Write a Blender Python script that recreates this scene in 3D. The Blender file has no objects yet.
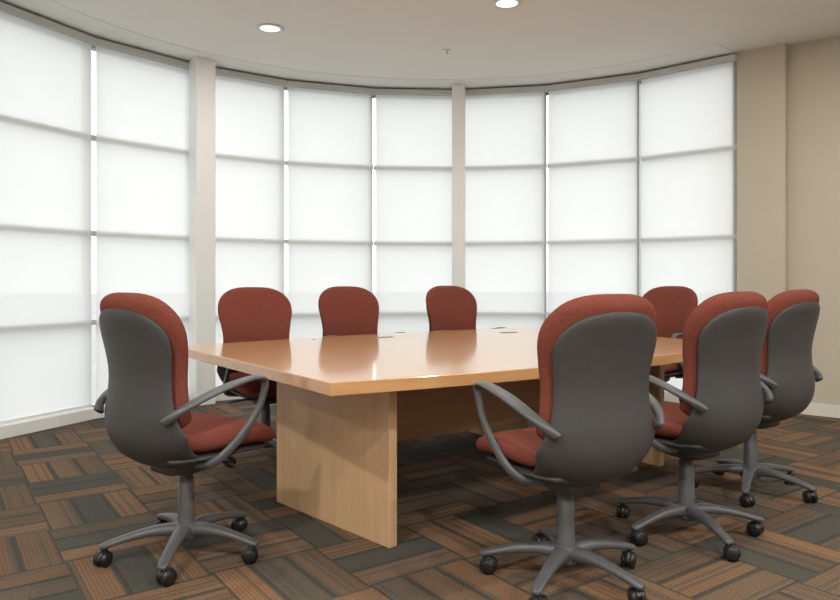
import bpy, bmesh, math, random
from mathutils import Vector, Matrix
random.seed(3)
sc=bpy.context.scene
try:
    sc.view_settings.view_transform='Standard'
except Exception: pass
COL=sc.collection

# ---------------------------------------------------------------- materials
def newmat(name):
    m=bpy.data.materials.new(name); m.use_nodes=True
    nt=m.node_tree; b=nt.nodes['Principled BSDF']; return m,nt,b
def simple(name,col,rough=.5,metal=0,noise=0,nscale=40,bump=0,bscale=200,spec=.5,coat=0):
    m,nt,b=newmat(name)
    b.inputs['Base Color'].default_value=(*col,1); b.inputs['Roughness'].default_value=rough
    b.inputs['Metallic'].default_value=metal; b.inputs['Specular IOR Level'].default_value=spec
    b.inputs['Coat Weight'].default_value=coat
    tc=nt.nodes.new('ShaderNodeTexCoord')
    if noise:
        n=nt.nodes.new('ShaderNodeTexNoise'); n.inputs['Scale'].default_value=nscale; n.inputs['Detail'].default_value=4
        nt.links.new(tc.outputs['Object'],n.inputs['Vector'])
        r=nt.nodes.new('ShaderNodeValToRGB')
        r.color_ramp.elements[0].position=.3; r.color_ramp.elements[1].position=.7
        r.color_ramp.elements[0].color=(*[c*(1-noise) for c in col],1)
        r.color_ramp.elements[1].color=(*[min(1,c*(1+noise)) for c in col],1)
        nt.links.new(n.outputs['Fac'],r.inputs['Fac']); nt.links.new(r.outputs['Color'],b.inputs['Base Color'])
    if bump:
        n=nt.nodes.new('ShaderNodeTexNoise'); n.inputs['Scale'].default_value=bscale
        nt.links.new(tc.outputs['Object'],n.inputs['Vector'])
        bp=nt.nodes.new('ShaderNodeBump'); bp.inputs['Strength'].default_value=bump; bp.inputs['Distance'].default_value=.002
        nt.links.new(n.outputs['Fac'],bp.inputs['Height']); nt.links.new(bp.outputs['Normal'],b.inputs['Normal'])
    return m
M_fabric=simple('chair_fabric',(.175,.050,.036),.95,noise=.32,nscale=260,bump=.7,bscale=450,spec=.12)
M_shell=simple('chair_shell_plastic',(.048,.046,.047),.55,noise=.06,nscale=60,bump=.15,bscale=700,spec=.35)
M_frame=simple('chair_frame_plastic',(.080,.082,.088),.42,spec=.5,noise=.03)
M_black=simple('caster_black',(.012,.012,.013),.35,noise=.1)
M_wall=simple('wall_paint_beige',(.50,.450,.370),.85,noise=.02,nscale=3,bump=.08,bscale=300)
M_wall2=simple('wall_paint_white',(.70,.68,.63),.85,noise=.02,nscale=3)
M_ceil=simple('ceiling_paint',(.79,.79,.76),.9,noise=.010,nscale=2)
M_ring=simple('ceiling_panel',(.78,.785,.76),.9,noise=.010,nscale=2)
M_trim=simple('trim_white',(.72,.73,.72),.5,noise=.01)
M_col=simple('column_paint',(.82,.83,.82),.5,noise=.01)
M_mull=simple('mullion_aluminium',(.34,.36,.36),.4,noise=.02)
M_tran=simple('transom_aluminium',(.48,.50,.50),.4,noise=.02)
M_cass=simple('shade_cassette',(.52,.54,.53),.45,noise=.02)
M_base=simple('baseboard_paint',(.66,.64,.59),.6,noise=.02)
M_grom=simple('grommet_plastic',(.22,.16,.11),.4,noise=.05)
M_ground=simple('exterior_paving',(.27,.28,.26),.95,noise=.1,nscale=.3)

def wood(name,c1,c2,rough,coat):
    m,nt,b=newmat(name)
    tc=nt.nodes.new('ShaderNodeTexCoord'); mp=nt.nodes.new('ShaderNodeMapping')
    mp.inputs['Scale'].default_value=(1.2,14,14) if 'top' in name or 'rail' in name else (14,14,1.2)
    nt.links.new(tc.outputs['Object'],mp.inputs['Vector'])
    n=nt.nodes.new('ShaderNodeTexNoise'); n.inputs['Scale'].default_value=1.6; n.inputs['Detail'].default_value=7; n.inputs['Distortion'].default_value=.6
    nt.links.new(mp.outputs['Vector'],n.inputs['Vector'])
    n2=nt.nodes.new('ShaderNodeTexNoise'); n2.inputs['Scale'].default_value=14; n2.inputs['Detail'].default_value=3
    nt.links.new(mp.outputs['Vector'],n2.inputs['Vector'])
    ad=nt.nodes.new('ShaderNodeMath'); ad.operation='MULTIPLY_ADD'; ad.inputs[1].default_value=.3
    nt.links.new(n2.outputs['Fac'],ad.inputs[0]); nt.links.new(n.outputs['Fac'],ad.inputs[2])
    r=nt.nodes.new('ShaderNodeValToRGB'); r.color_ramp.elements[0].position=.45; r.color_ramp.elements[1].position=.85
    r.color_ramp.elements[0].color=(*c1,1); r.color_ramp.elements[1].color=(*c2,1)
    nt.links.new(ad.outputs[0],r.inputs['Fac']); nt.links.new(r.outputs['Color'],b.inputs['Base Color'])
    b.inputs['Roughness'].default_value=rough; b.inputs['Coat Weight'].default_value=coat; b.inputs['Coat Roughness'].default_value=.09
    return m
M_top=wood('wood_top',(.56,.315,.145),(.49,.26,.112),.22,.6)
M_leg=wood('wood_panel',(.60,.405,.235),(.53,.34,.185),.4,.1)
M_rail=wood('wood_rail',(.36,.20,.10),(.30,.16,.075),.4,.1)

def emis(name,col,s):
    m,nt,b=newmat(name); b.inputs['Base Color'].default_value=(.8,.8,.8,1)
    b.inputs['Emission Color'].default_value=(*col,1); b.inputs['Emission Strength'].default_value=s; return m
M_lamp=emis('lamp_diffuser',(1,.90,.74),1.4)

# roller shade fabric: translucent weave
m=bpy.data.materials.new('shade_fabric'); m.use_nodes=True; nt=m.node_tree; nt.nodes.clear()
out=nt.nodes.new('ShaderNodeOutputMaterial')
tr=nt.nodes.new('ShaderNodeBsdfTranslucent'); df=nt.nodes.new('ShaderNodeBsdfDiffuse'); tp=nt.nodes.new('ShaderNodeBsdfTransparent')
tc=nt.nodes.new('ShaderNodeTexCoord'); nz=nt.nodes.new('ShaderNodeTexNoise'); nz.inputs['Scale'].default_value=2.2
nt.links.new(tc.outputs['Object'],nz.inputs['Vector'])
rp=nt.nodes.new('ShaderNodeValToRGB'); rp.color_ramp.elements[0].color=(.69,.70,.69,1); rp.color_ramp.elements[1].color=(.76,.77,.76,1)
nt.links.new(nz.outputs['Fac'],rp.inputs['Fac']); nt.links.new(rp.outputs['Color'],tr.inputs['Color'])
df.inputs['Color'].default_value=(.74,.75,.74,1); tp.inputs['Color'].default_value=(1,1,1,1)
m1=nt.nodes.new('ShaderNodeMixShader'); m1.inputs[0].default_value=.45
nt.links.new(tr.outputs[0],m1.inputs[1]); nt.links.new(df.outputs[0],m1.inputs[2])
m2=nt.nodes.new('ShaderNodeMixShader'); m2.inputs[0].default_value=.05
nt.links.new(m1.outputs[0],m2.inputs[1]); nt.links.new(tp.outputs[0],m2.inputs[2]); nt.links.new(m2.outputs[0],out.inputs[0])
M_shade=m

# carpet
def carpet():
    m,nt,b=newmat('carpet_tiles'); L=nt.links
    def MT(op,a,bb=None,c=None):
        n=nt.nodes.new('ShaderNodeMath'); n.operation=op
        for i,v in enumerate((a,bb,c)):
            if v is None: continue
            if isinstance(v,(int,float)): n.inputs[i].default_value=v
            else: L.new(v,n.inputs[i])
        return n.outputs[0]
    tc=nt.nodes.new('ShaderNodeTexCoord'); mp=nt.nodes.new('ShaderNodeMapping')
    mp.inputs['Rotation'].default_value=(0,0,math.radians(-35)); S=.44
    mp.inputs['Scale'].default_value=(1/S,1/S,1)
    L.new(tc.outputs['Object'],mp.inputs['Vector'])
    sp=nt.nodes.new('ShaderNodeSeparateXYZ'); L.new(mp.outputs['Vector'],sp.inputs[0])
    px=MT('ADD',sp.outputs[0],100); py=MT('ADD',sp.outputs[1],100)
    cx=MT('FLOOR',px); cy=MT('FLOOR',py); lx=MT('FRACT',px); ly=MT('FRACT',py)
    par=MT('MODULO',MT('ADD',cx,cy),2); ipar=MT('SUBTRACT',1,par)
    a=MT('ADD',MT('MULTIPLY',lx,par),MT('MULTIPLY',ly,ipar))
    a3=MT('MULTIPLY',a,3); plank=MT('FLOOR',a3); fp=MT('FRACT',a3)
    def wn(x,y,z):
        c=nt.nodes.new('ShaderNodeCombineXYZ')
        for i,v in enumerate((x,y,z)):
            L.new(v,c.inputs[i])
        w=nt.nodes.new('ShaderNodeTexWhiteNoise'); L.new(c.outputs[0],w.inputs[0]); return w.outputs['Value']
    r1=wn(cx,cy,plank)
    ramp=nt.nodes.new('ShaderNodeValToRGB'); ramp.color_ramp.interpolation='CONSTANT'
    cols=[(0,(.074,.068,.054)),(.14,(.135,.083,.052)),(.36,(.190,.108,.060)),(.58,(.105,.080,.058)),(.74,(.155,.100,.064)),(.88,(.215,.118,.060))]
    e=ramp.color_ramp.elements
    e[0].position=0; e[0].color=(*cols[0][1],1); e[1].position=cols[1][0]; e[1].color=(*cols[1][1],1)
    for p,c in cols[2:]:
        k=e.new(p); k.color=(*c,1)
    L.new(r1,ramp.inputs[0])
    line=MT('FLOOR',MT('MULTIPLY',a,30)); r2=wn(line,cx,cy)
    teal=nt.nodes.new('ShaderNodeMix'); teal.data_type='RGBA'
    fac=MT('MULTIPLY',MT('GREATER_THAN',r2,.70),.55)
    L.new(fac,teal.inputs[0]); L.new(ramp.outputs[0],teal.inputs[6]); teal.inputs[7].default_value=(.060,.066,.058,1)
    st=MT('GREATER_THAN',MT('FRACT',MT('MULTIPLY',a,30)),.60)
    edge=MT('MAXIMUM',MT('LESS_THAN',fp,.08),MT('GREATER_THAN',fp,.92))
    dark=MT('MAXIMUM',MT('MULTIPLY',st,.35),MT('MULTIPLY',edge,.8))
    d=nt.nodes.new('ShaderNodeMix'); d.data_type='RGBA'
    L.new(dark,d.inputs[0]); L.new(teal.outputs[2],d.inputs[6]); d.inputs[7].default_value=(.038,.044,.041,1)
    nz=nt.nodes.new('ShaderNodeTexNoise'); nz.inputs['Scale'].default_value=160; nz.inputs['Detail'].default_value=2
    L.new(tc.outputs['Object'],nz.inputs['Vector'])
    mm=nt.nodes.new('ShaderNodeMix'); mm.data_type='RGBA'; mm.blend_type='MULTIPLY'; mm.inputs[0].default_value=1
    v=MT('MULTIPLY_ADD',nz.outputs['Fac'],1.8,.1)
    cc=nt.nodes.new('ShaderNodeCombineXYZ'); [L.new(v,cc.inputs[i]) for i in range(3)]
    L.new(d.outputs[2],mm.inputs[6]); L.new(cc.outputs[0],mm.inputs[7])
    L.new(mm.outputs[2],b.inputs['Base Color']); b.inputs['Roughness'].default_value=.95; b.inputs['Specular IOR Level'].default_value=.15
    bp=nt.nodes.new('ShaderNodeBump'); bp.inputs['Strength'].default_value=.6; bp.inputs['Distance'].default_value=.003
    L.new(nz.outputs['Fac'],bp.inputs['Height']); L.new(bp.outputs[0],b.inputs['Normal'])
    return m
M_carpet=carpet()

# ---------------------------------------------------------------- mesh helpers
def mk(name,bm,mat,smooth=False,parent=None,mods=None):
    bmesh.ops.recalc_face_normals(bm,faces=bm.faces)
    me=bpy.data.meshes.new(name); bm.to_mesh(me); bm.free()
    if smooth:
        for p in me.polygons: p.use_smooth=True
    me.materials.append(mat)
    o=bpy.data.objects.new(name,me); COL.objects.link(o)
    if parent: o.parent=parent
    return o
def bevel(o,w=.004,s=2):
    md=o.modifiers.new('bevel','BEVEL'); md.width=w; md.segments=s; md.limit_method='ANGLE'
def empty(name,loc=(0,0,0),rz=0,parent=None):
    e=bpy.data.objects.new(name,None); e.location=loc; e.rotation_euler=(0,0,rz); e.empty_display_size=.2
    COL.objects.link(e); e.parent=parent; return e
def addbox(bm,c,s,rz=0):
    mtx=Matrix.Translation(c)@Matrix.Rotation(rz,4,'Z')@Matrix.Diagonal((*s,1))
    bmesh.ops.create_cube(bm,size=1,matrix=mtx)
def box(name,c,s,mat,rz=0,parent=None,bev=0):
    bm=bmesh.new(); bmesh.ops.create_cube(bm,size=1,matrix=Matrix.Diagonal((*s,1)))
    o=mk(name,bm,mat,parent=parent); o.location=c; o.rotation_euler=(0,0,rz)
    if bev: bevel(o,bev)
    return o
def prism(name,pts,z0,z1,mat,parent=None):
    bm=bmesh.new()
    a=[bm.verts.new((x,y,z0)) for x,y in pts]; b=[bm.verts.new((x,y,z1)) for x,y in pts]
    bm.faces.new(a); bm.faces.new(b); n=len(pts)
    for i in range(n): bm.faces.new((a[i],a[(i+1)%n],b[(i+1)%n],b[i]))
    return mk(name,bm,mat,parent=parent)
def cyl(bm,c,axis,r1,r2,h,seg=24):
    q=Vector((0,0,1)).rotation_difference(Vector(axis)).to_matrix().to_4x4()
    bmesh.ops.create_cone(bm,cap_ends=True,segments=seg,radius1=r1,radius2=r2,depth=h,matrix=Matrix.Translation(c)@q)
def lathe(bm,prof,seg=32):
    rings=[[bm.verts.new((r*math.cos(2*math.pi*i/seg),r*math.sin(2*math.pi*i/seg),z)) for i in range(seg)] for r,z in prof]
    for a,b in zip(rings,rings[1:]):
        for i in range(seg): bm.faces.new((a[i],a[(i+1)%seg],b[(i+1)%seg],b[i]))
    bm.faces.new(rings[0]); bm.faces.new(rings[-1])
def cr(P,k):
    out=[]
    n=len(P)
    for i in range(n-1):
        p0=P[max(i-1,0)];p1=P[i];p2=P[i+1];p3=P[min(i+2,n-1)]
        for j in range(k):
            t=j/k
            out.append(tuple(.5*(2*b+(c-a)*t+(2*a-5*b+4*c-d)*t*t+(3*b-a-3*c+d)*t**3) for a,b,c,d in zip(p0,p1,p2,p3)))
    out.append(tuple(P[-1])); return out
def spow(v,p): return math.copysign(abs(v)**p,v)
def loft(bm,path,off=0,n=28,px=.75,pn=.8,k=4,raw=False):
    """path: (y,z,halfwidth,halfthick,wrap); ring normal offset"""
    P=path if raw else cr(path,k); rings=[]
    for i,(y,z,hw,ht,w) in enumerate(P):
        a=P[max(i-1,0)];b=P[min(i+1,len(P)-1)]
        ty,tz=b[0]-a[0],b[1]-a[1]; l=math.hypot(ty,tz) or 1; ty/=l;tz/=l
        ny,nz=tz,-ty; ring=[]
        for j in range(n):
            t=2*math.pi*j/n
            x=hw*spow(math.cos(t),px); q=off+ht*spow(math.sin(t),pn)+w*x*x
            ring.append(bm.verts.new((x,y+ny*q,z+nz*q)))
        rings.append(ring)
    for a,b in zip(rings,rings[1:]):
        for i in range(n): bm.faces.new((a[i],a[(i+1)%n],b[(i+1)%n],b[i]))
    for r in (rings[0],rings[-1]):
        c=sum((v.co for v in r),Vector())/n; cv=bm.verts.new(c)
        for i in range(n): bm.faces.new((r[i],r[(i+1)%n],cv))
def sweep(bm,path,side=Vector((1,0,0)),n=16,k=5,p=.85):
    """path: (x,y,z,ra,rb)"""
    P=cr(path,k); rings=[]
    for i,q in enumerate(P):
        a=Vector(P[max(i-1,0)][:3]);b=Vector(P[min(i+1,len(P)-1)][:3]); T=(b-a).normalized()
        S=(side-T*side.dot(T)).normalized(); N=T.cross(S); c=Vector(q[:3])
        rings.append([bm.verts.new(c+S*q[3]*spow(math.cos(2*math.pi*j/n),p)+N*q[4]*spow(math.sin(2*math.pi*j/n),p)) for j in range(n)])
    for a,b in zip(rings,rings[1:]):
        for i in range(n): bm.faces.new((a[i],a[(i+1)%n],b[(i+1)%n],b[i]))
    bm.faces.new(rings[0]); bm.faces.new(rings[-1])

# ---------------------------------------------------------------- chair parts (shared meshes)
def meshof(fn,name,mat,smooth=True):
    bm=bmesh.new(); fn(bm); bmesh.ops.recalc_face_normals(bm,faces=bm.faces)
    me=bpy.data.meshes.new(name); bm.to_mesh(me); bm.free()
    for p in me.polygons: p.use_smooth=smooth
    me.materials.append(mat); return me
def rounded_top(P,zt,zr,e,htmin=.004,steps=14):
    """resample path P and round off its width above zr towards zt (superellipse)"""
    Q=cr(P,6); out=[q for q in Q if q[1]<zr]
    def at(z):
        for a,b in zip(Q[-40:],Q[-39:]):
            if a[1]<=z<=b[1] and b[1]>a[1]:
                t=(z-a[1])/(b[1]-a[1]); return [x+(y-x)*t for x,y in zip(a,b)]
        return list(Q[-1])
    for i in range(steps+1):
        s=math.sin(math.pi/2*i/steps*.985); z=zr+(zt-zr)*s
        q=at(z); f=(1-s**e)**(1/e); q[2]*=f
        d=max(0,(z-(zt-.045))/.045); q[3]=max(htmin,q[3]*math.sqrt(max(0,1-d*d)))
        out.append(tuple(q))
    return out
def f_shell(bm):
    P=[(.10,.402,.09,.012,.3),(.03,.398,.15,.018,.5),(-.07,.400,.20,.022,.8),(-.16,.420,.232,.024,1.1),(-.228,.462,.250,.024,1.3),
       (-.264,.525,.256,.022,1.3),(-.267,.60,.240,.020,1.1),(-.254,.68,.213,.020,1.0),(-.248,.76,.207,.020,.9),(-.258,.84,.219,.020,.85),
       (-.272,.90,.229,.018,.8),(-.290,.96,.231,.018,.8),(-.311,1.02,.231,.018,.8),(-.33,1.06,.231,.018,.8)]
    loft(bm,rounded_top(P,1.014,.84,2.3),raw=True)
def f_backc(bm):
    P=[(-.215,.50,.13,.012,1.0),(-.235,.53,.20,.030,1.1),(-.250,.58,.230,.038,1.1),(-.252,.65,.228,.038,1.0),(-.246,.74,.221,.036,.9),(-.252,.81,.232,.036,.85),
       (-.266,.87,.247,.038,.8),(-.284,.93,.254,.042,.8),(-.303,.99,.256,.044,.78),(-.324,1.05,.256,.044,.78),(-.34,1.09,.256,.044,.78)]
    loft(bm,rounded_top(P,1.055,.845,2.6),off=.044,px=.7,pn=.75,n=36,raw=True)
def f_seat(bm):
    loft(bm,[(.285,.425,.15,.012,0),(.282,.445,.205,.030,0),(.255,.468,.238,.044,.05),(.18,.482,.252,.048,.15),(.06,.482,.256,.048,.25),(-.05,.480,.245,.046,.3),
             (-.13,.486,.215,.040,.3),(-.185,.494,.17,.028,.3),(-.205,.50,.10,.014,.3)],px=.62,pn=.7)
def f_seatpan(bm):
    loft(bm,[(.255,.424,.15,.008,0),(.24,.424,.20,.014,0),(.16,.428,.225,.018,.1),(.03,.428,.232,.020,.2),(-.10,.424,.225,.020,.3),(-.19,.430,.18,.016,.3)],px=.65)
def f_arm(bm,s):
    sweep(bm,[(s*.218,-.250,.600,.011,.022),(s*.246,-.225,.630,.016,.016),(s*.272,-.16,.668,.025,.012),(s*.283,-.05,.705,.030,.011),(s*.284,.07,.728,.028,.010),
              (s*.282,.138,.730,.024,.010),(s*.279,.172,.712,.018,.011),(s*.277,.170,.670,.013,.013),(s*.275,.140,.600,.012,.015),(s*.270,.080,.525,.012,.017),
              (s*.262,-.005,.455,.012,.018),(s*.225,-.05,.415,.014,.018),(s*.15,-.06,.402,.016,.014)])
def f_mech(bm):
    loft(bm,[(.12,.375,.05,.010,0),(.10,.372,.07,.022,0),(0,.370,.085,.030,0),(-.10,.375,.075,.026,0),(-.13,.385,.05,.012,0)],px=.5,pn=.5)
    sweep(bm,[(.05,.06,.375,.006,.006),(.15,.07,.385,.006,.006),(.22,.07,.38,.010,.005),(.255,.07,.378,.010,.004)],side=Vector((0,1,0)),n=8)
def f_col(bm):
    lathe(bm,[(.030,.075),(.036,.085),(.036,.10),(.034,.115),(.033,.29),(.031,.292),(.031,.32),(.026,.322),(.026,.375)])
def f_base(bm):
    lathe(bm,[(.030,.062),(.046,.068),(.052,.080),(.052,.118),(.046,.130),(.036,.135)])
    for i in range(5):
        a=2*math.pi*i/5; d=Vector((math.cos(a),math.sin(a),0)); sd=Vector((-d.y,d.x,0))
        P=[(.03,.105,.032,.026),(.09,.112,.029,.021),(.17,.106,.024,.016),(.25,.090,.021,.013),(.305,.076,.020,.011),(.322,.072,.012,.008)]
        sweep(bm,[(d.x*r,d.y*r,z,ra,rb) for r,z,ra,rb in P],side=sd,n=12,k=3,p=.7)
def f_cast(bm):
    for i in range(5):
        a=2*math.pi*i/5; p=Vector((math.cos(a)*.302,math.sin(a)*.302,0))
        t=a+[.9,2.2,.3,1.4,-.6][i]; ax=Vector((math.cos(t),math.sin(t),0)); fw=Vector((-ax.y,ax.x,0))
        c=p+fw*.014+Vector((0,0,.0302))
        for s in (-1,1):
            cyl(bm,c+ax*s*.015,ax,.030,.030,.014,24); cyl(bm,c+ax*s*.0235,ax*s,.028,.020,.005,24)
        cyl(bm,c,ax,.012,.012,.036,12)
        cyl(bm,p+Vector((0,0,.062)),(0,0,1),.010,.010,.03,12)
        sweep(bm,[(*(c+fw*math.cos(b)*.031+Vector((0,0,math.sin(b)*.031))),.012,.004) for b in (-.1,.5,1.1,1.7,2.3,2.9)],side=ax,n=8,k=2)
PARTS=[('back_shell',meshof(f_shell,'back_shell',M_shell)),('back_cushion',meshof(f_backc,'back_cushion',M_fabric)),
 ('seat_cushion',meshof(f_seat,'seat_cushion',M_fabric)),('seat_pan',meshof(f_seatpan,'seat_pan',M_shell)),
 ('armrest_left',meshof(lambda b:f_arm(b,-1),'armrest_left',M_frame)),('armrest_right',meshof(lambda b:f_arm(b,1),'armrest_right',M_frame)),
 ('tilt_mechanism',meshof(f_mech,'tilt_mechanism',M_shell)),('gas_column',meshof(f_col,'gas_column',M_frame))]
ME_base=meshof(f_base,'star_base',M_frame); ME_cast=meshof(f_cast,'casters',M_black)
def chair(x,y,face,brot=0):
    e=empty('office_chair',(x,y,0),math.radians(face-90))
    for nme,me in PARTS:
        o=bpy.data.objects.new(nme,me); COL.objects.link(o); o.parent=e
    for nme,me in (('star_base',ME_base),('casters',ME_cast)):
        o=bpy.data.objects.new(nme,me); COL.objects.link(o); o.parent=e; o.rotation_euler=(0,0,math.radians(brot-(face-90)))
    return e
U=Vector((.817,.577)); Nn=Vector((-.577,.817))
def W(u,n): return (U*u+Nn*n)
chair(-.955,2.86,54,-87)
chair(.545,2.62,115,-48)
chair(1.18,3.10,122,-8)
chair(1.76,3.73,125,-48)
for (u,n,dx,f,b) in ((1.72,4.21,.045,302,20),(2.55,4.37,.015,303,50),(3.45,4.37,.065,303,10)):
    p=W(u,n); chair(p.x+dx,p.y,f,b)
p=W(4.55,3.22); chair(p.x-.09,p.y+.05,218,30)

# ---------------------------------------------------------------- table
uc,nc=2.6,3.15; c=W(uc,nc); TA=math.atan2(.577,.817)
T=empty('conference_table',(c.x,c.y,0),TA)
pts=[]; K=16
def edgex(t): return t*1.40
for i in range(K+1):
    t=-1+2*i/K; pts.append((t*1.38,-.85-.13*(1-t*t)))
for i in range(K+1):
    t=1-2*i/K; pts.append((t*1.42,.93+.12*(1-t*t)))
o=prism('tabletop',pts,.690,.740,M_top,T); bevel(o,.003,2)
def panel(name,p,q,z0,z1,th,mat):
    a=W(*p)-c; b=W(*q)-c
    R=Matrix.Rotation(-TA,2); a=R@a; b=R@b
    d=b-a; mid=(a+b)/2
    return box(name,(mid.x,mid.y,(z0+z1)/2),(d.length,th,z1-z0),mat,math.atan2(d.y,d.x),T,bev=.003)
panel('leg_panel_1',(1.60,2.46),(1.47,3.31),0,.690,.045,M_leg)
panel('leg_panel_2',(3.62,2.60),(3.62,3.50),0,.690,.045,M_leg)
panel('leg_panel_3',(2.1,3.45),(2.1,4.0),0,.690,.045,M_leg)
panel('leg_panel_4',(3.3,3.45),(3.3,4.0),0,.690,.045,M_leg)
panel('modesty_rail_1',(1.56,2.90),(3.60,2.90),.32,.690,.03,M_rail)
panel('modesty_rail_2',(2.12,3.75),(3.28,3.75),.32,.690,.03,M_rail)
for i,(lx,ly) in enumerate(((-.12,.78),(.85,.62))):
    bm=bmesh.new(); addbox(bm,(lx,ly,.741),(.13,.06,.003))
    o=mk('power_grommet_%d'%(i+1),bm,M_grom,parent=T); bevel(o,.001)

# ---------------------------------------------------------------- room
CX,CY,R=.20,3.91,3.35
def A(deg,r=R): 
    t=math.radians(deg); return (CX+r*math.sin(t),CY+r*math.cos(t))
ANG=[49.5,34.4,18.8,3.5,-11.6,-27,-42.2,-58.2,-73.6,-89,-104.4]
CH=3.10
arc=[A(a,3.52) for a in [-104.4+(49.5+104.4)*i/40 for i in range(41)]]
foot=arc+[(3.35,6.15),(6.6,3.35),(6.6,-3.0),(-3.6,-3.0),(-3.6,3.0)]
prism('floor',foot,-.06,0,M_carpet)
prism('ceiling',foot,CH,CH+.08,M_ceil)
def wallseg(name,p,q,z0,z1,th,mat,side=1):
    p=Vector(p);q=Vector(q); d=q-p; n=Vector((-d.y,d.x)).normalized()*th/2*side; mid=(p+q)/2+n
    return box(name,(mid.x,mid.y,(z0+z1)/2),(d.length,th,z1-z0),mat,math.atan2(d.y,d.x))
dr=Vector((.77,-.638)).normalized()
nr=Vector((-dr.y,dr.x))
P0=Vector(A(49.5,3.36))
P1=P0+dr*.385
wallseg('wall_pilaster',P0,P1,0,CH,.30,M_wall)
Q0=P1+nr*.10; Q1=Q0+dr*4.6
wallseg('wall_right',Q0-dr*.1,Q1,0,CH,.15,M_wall)
wallseg('baseboard_right',Q0-nr*.012,Q1-nr*.012,0,.10,.012,M_base)
wallseg('baseboard_pilaster',P0-nr*.012,P1-nr*.012,0,.10,.012,M_base)
wallseg('wall_east',(Q1.x-.05,Q1.y+.1),(Q1.x-.05,-3.0),0,CH,.15,M_wall2)
wallseg('wall_back',(Q1.x+.1,-3.0),(-3.7,-3.0),0,CH,.15,M_wall2)
E=A(-104.4,3.45)
wallseg('wall_left',(-3.5,-3.0),(E[0]-.05,E[1]),0,CH,.15,M_wall2)

def arcband(name,a0,a1,r0,r1,z0,z1,mat,parent=None,steps=None):
    n=steps or max(2,int(abs(a1-a0)/3)); bm=bmesh.new(); V=[]
    for i in range(n+1):
        a=a0+(a1-a0)*i/n; x0,y0=A(a,r0); x1,y1=A(a,r1)
        V.append([bm.verts.new(v) for v in ((x0,y0,z0),(x1,y1,z0),(x1,y1,z1),(x0,y0,z1))])
    for s,t in zip(V,V[1:]):
        for k in range(4): bm.faces.new((s[k],s[(k+1)%4],t[(k+1)%4],t[k]))
    bm.faces.new(V[0]); bm.faces.new(V[-1])
    return mk(name,bm,mat,parent=parent)
ZS=[.09,.775,1.50,2.28,3.03]
for i in range(len(ANG)-1):
    a0,a1=ANG[i+1],ANG[i]
    W_=empty('window_%d'%(i+1))
    p=Vector(A(a0)); q=Vector(A(a1)); d=(q-p); L=d.length; d.normalize(); n=Vector((-d.y,d.x)); rz=math.atan2(d.y,d.x)
    mid=(p+q)/2
    bm=bmesh.new(); g=.020
    w=L/2-g; vs=[bm.verts.new(v) for v in ((-w,0,.115),(w,0,.115),(w,0,3.03),(-w,0,3.03))]; bm.faces.new(vs)
    o=mk('shade',bm,M_shade,parent=W_); o.location=(mid.x,mid.y,0); o.rotation_euler=(0,0,rz)
    o=box('hem_bar',(mid.x,mid.y,.108),(2*w,.014,.022),M_trim,rz,W_)
    o=box('shade_cassette',(mid.x,mid.y,3.052),(L+.01,.07,.055),M_cass,rz,W_,bev=.006)
    for z in ZS[1:4]:
        m3=mid+n*.048; box('transom',(m3.x,m3.y,z),(L,.045,.042),M_tran,rz,W_)
    m3=mid+n*.09; box('frame_head',(m3.x,m3.y,3.07),(L+.04,.09,.10),M_mull,rz,W_)
    m3=mid+n*.075; box('frame_sill',(m3.x,m3.y,.05),(L+.04,.10,.10),M_mull,rz,W_)
    box('sill_trim',(mid.x,mid.y,.045),(L+.03,.09,.09),M_trim,rz,W_,bev=.004)
    mp=Vector(A(a1-.45,R+.06)); box('mullion',(mp.x,mp.y,1.55),(.034,.07,3.10),M_mull,-math.radians(a1),W_)
for i in range(len(ANG)-1):
    arcband('trim_ceiling_panel_%d'%(i+1),ANG[i+1]+.04,ANG[i]-.04,3.0,3.50,CH-.004,CH,M_ring)
for a,w in ((-42.0,.185),(3.45,.135)):
    x,y=A(a,3.235); box('column',(x,y,CH/2),(w,.16,CH),M_col,-math.radians(a),bev=.008)

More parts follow.
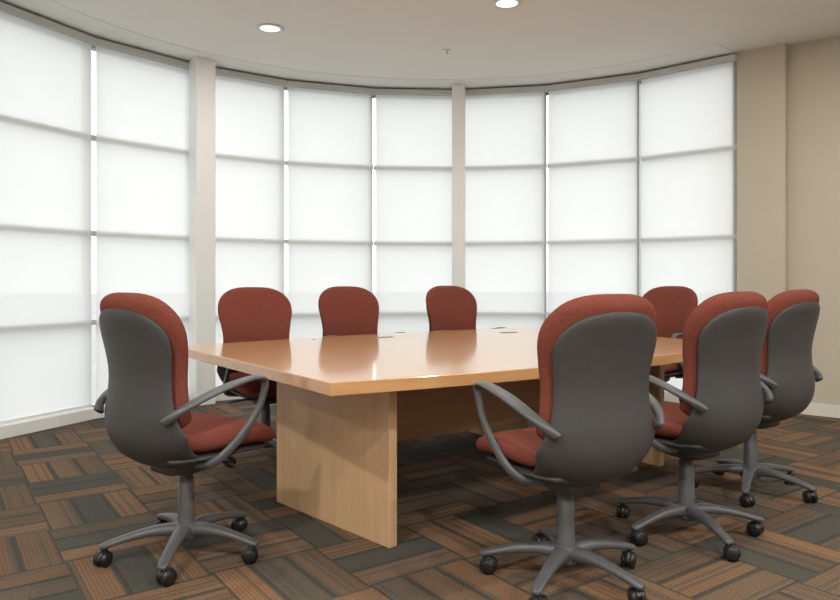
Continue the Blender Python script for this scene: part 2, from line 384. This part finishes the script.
def downlight(x,y,pw=46):
    e=empty('ceiling_downlight',(x,y,CH))
    bm=bmesh.new(); lathe(bm,[(.075,0),(.105,0),(.108,-.006),(.100,-.012),(.080,-.010),(.075,-.002)],40)
    mk('trim_ring',bm,M_trim,True,e)
    bm=bmesh.new(); cyl(bm,Vector((0,0,-.003)),(0,0,1),.078,.078,.004,40); mk('diffuser',bm,M_lamp,False,e)
    l=bpy.data.lights.new('lamp','AREA'); l.shape='DISK'; l.size=.15; l.energy=pw; l.color=(1,.96,.89)
    o=bpy.data.objects.new('lamp',l); COL.objects.link(o); o.parent=e; o.location=(0,0,-.02)
for x,y in ((-1.18,5.5),(.62,5.0)): downlight(x,y,12)
for x,y in ((-1.0,3.2),(2.6,4.3),(1.2,2.4)): downlight(x,y,20)
for x,y in ((-1.4,.6),(.9,.2),(3.4,1.6),(3.2,-1.2),(.2,-1.8),(-2.0,-1.6),(5,1)): downlight(x,y,60)
bm=bmesh.new(); cyl(bm,Vector((0,0,-.004)),(0,0,1),.03,.03,.008); cyl(bm,Vector((0,0,-.02)),(0,0,1),.008,.008,.03,12); cyl(bm,Vector((0,0,-.036)),(0,0,1),.018,.018,.003)
o=mk('fire_sprinkler',bm,M_trim); o.location=(.23,6.03,CH)

bm=bmesh.new(); bmesh.ops.create_circle(bm,cap_ends=True,segments=64,radius=90); o=mk('exterior_ground',bm,M_ground); o.location=(0,0,-.4)

w=bpy.data.worlds.new('overcast'); sc.world=w; w.use_nodes=True; nt=w.node_tree; bg=nt.nodes['Background']
tc=nt.nodes.new('ShaderNodeTexCoord'); sp=nt.nodes.new('ShaderNodeSeparateXYZ'); rp=nt.nodes.new('ShaderNodeValToRGB')
nt.links.new(tc.outputs['Generated'],sp.inputs[0]); nt.links.new(sp.outputs[2],rp.inputs[0])
rp.color_ramp.elements[0].color=(.94,.97,.99,1); rp.color_ramp.elements[1].color=(.97,.985,1,1)
nt.links.new(rp.outputs[0],bg.inputs['Color']); bg.inputs['Strength'].default_value=2.65

cd=bpy.data.cameras.new('cam'); cd.sensor_width=36; cd.lens=30; cd.shift_y=-20/840; cd.clip_end=300
co=bpy.data.objects.new('camera',cd); COL.objects.link(co); co.location=(0,0,1.12); co.rotation_euler=(math.pi/2,0,0); sc.camera=co
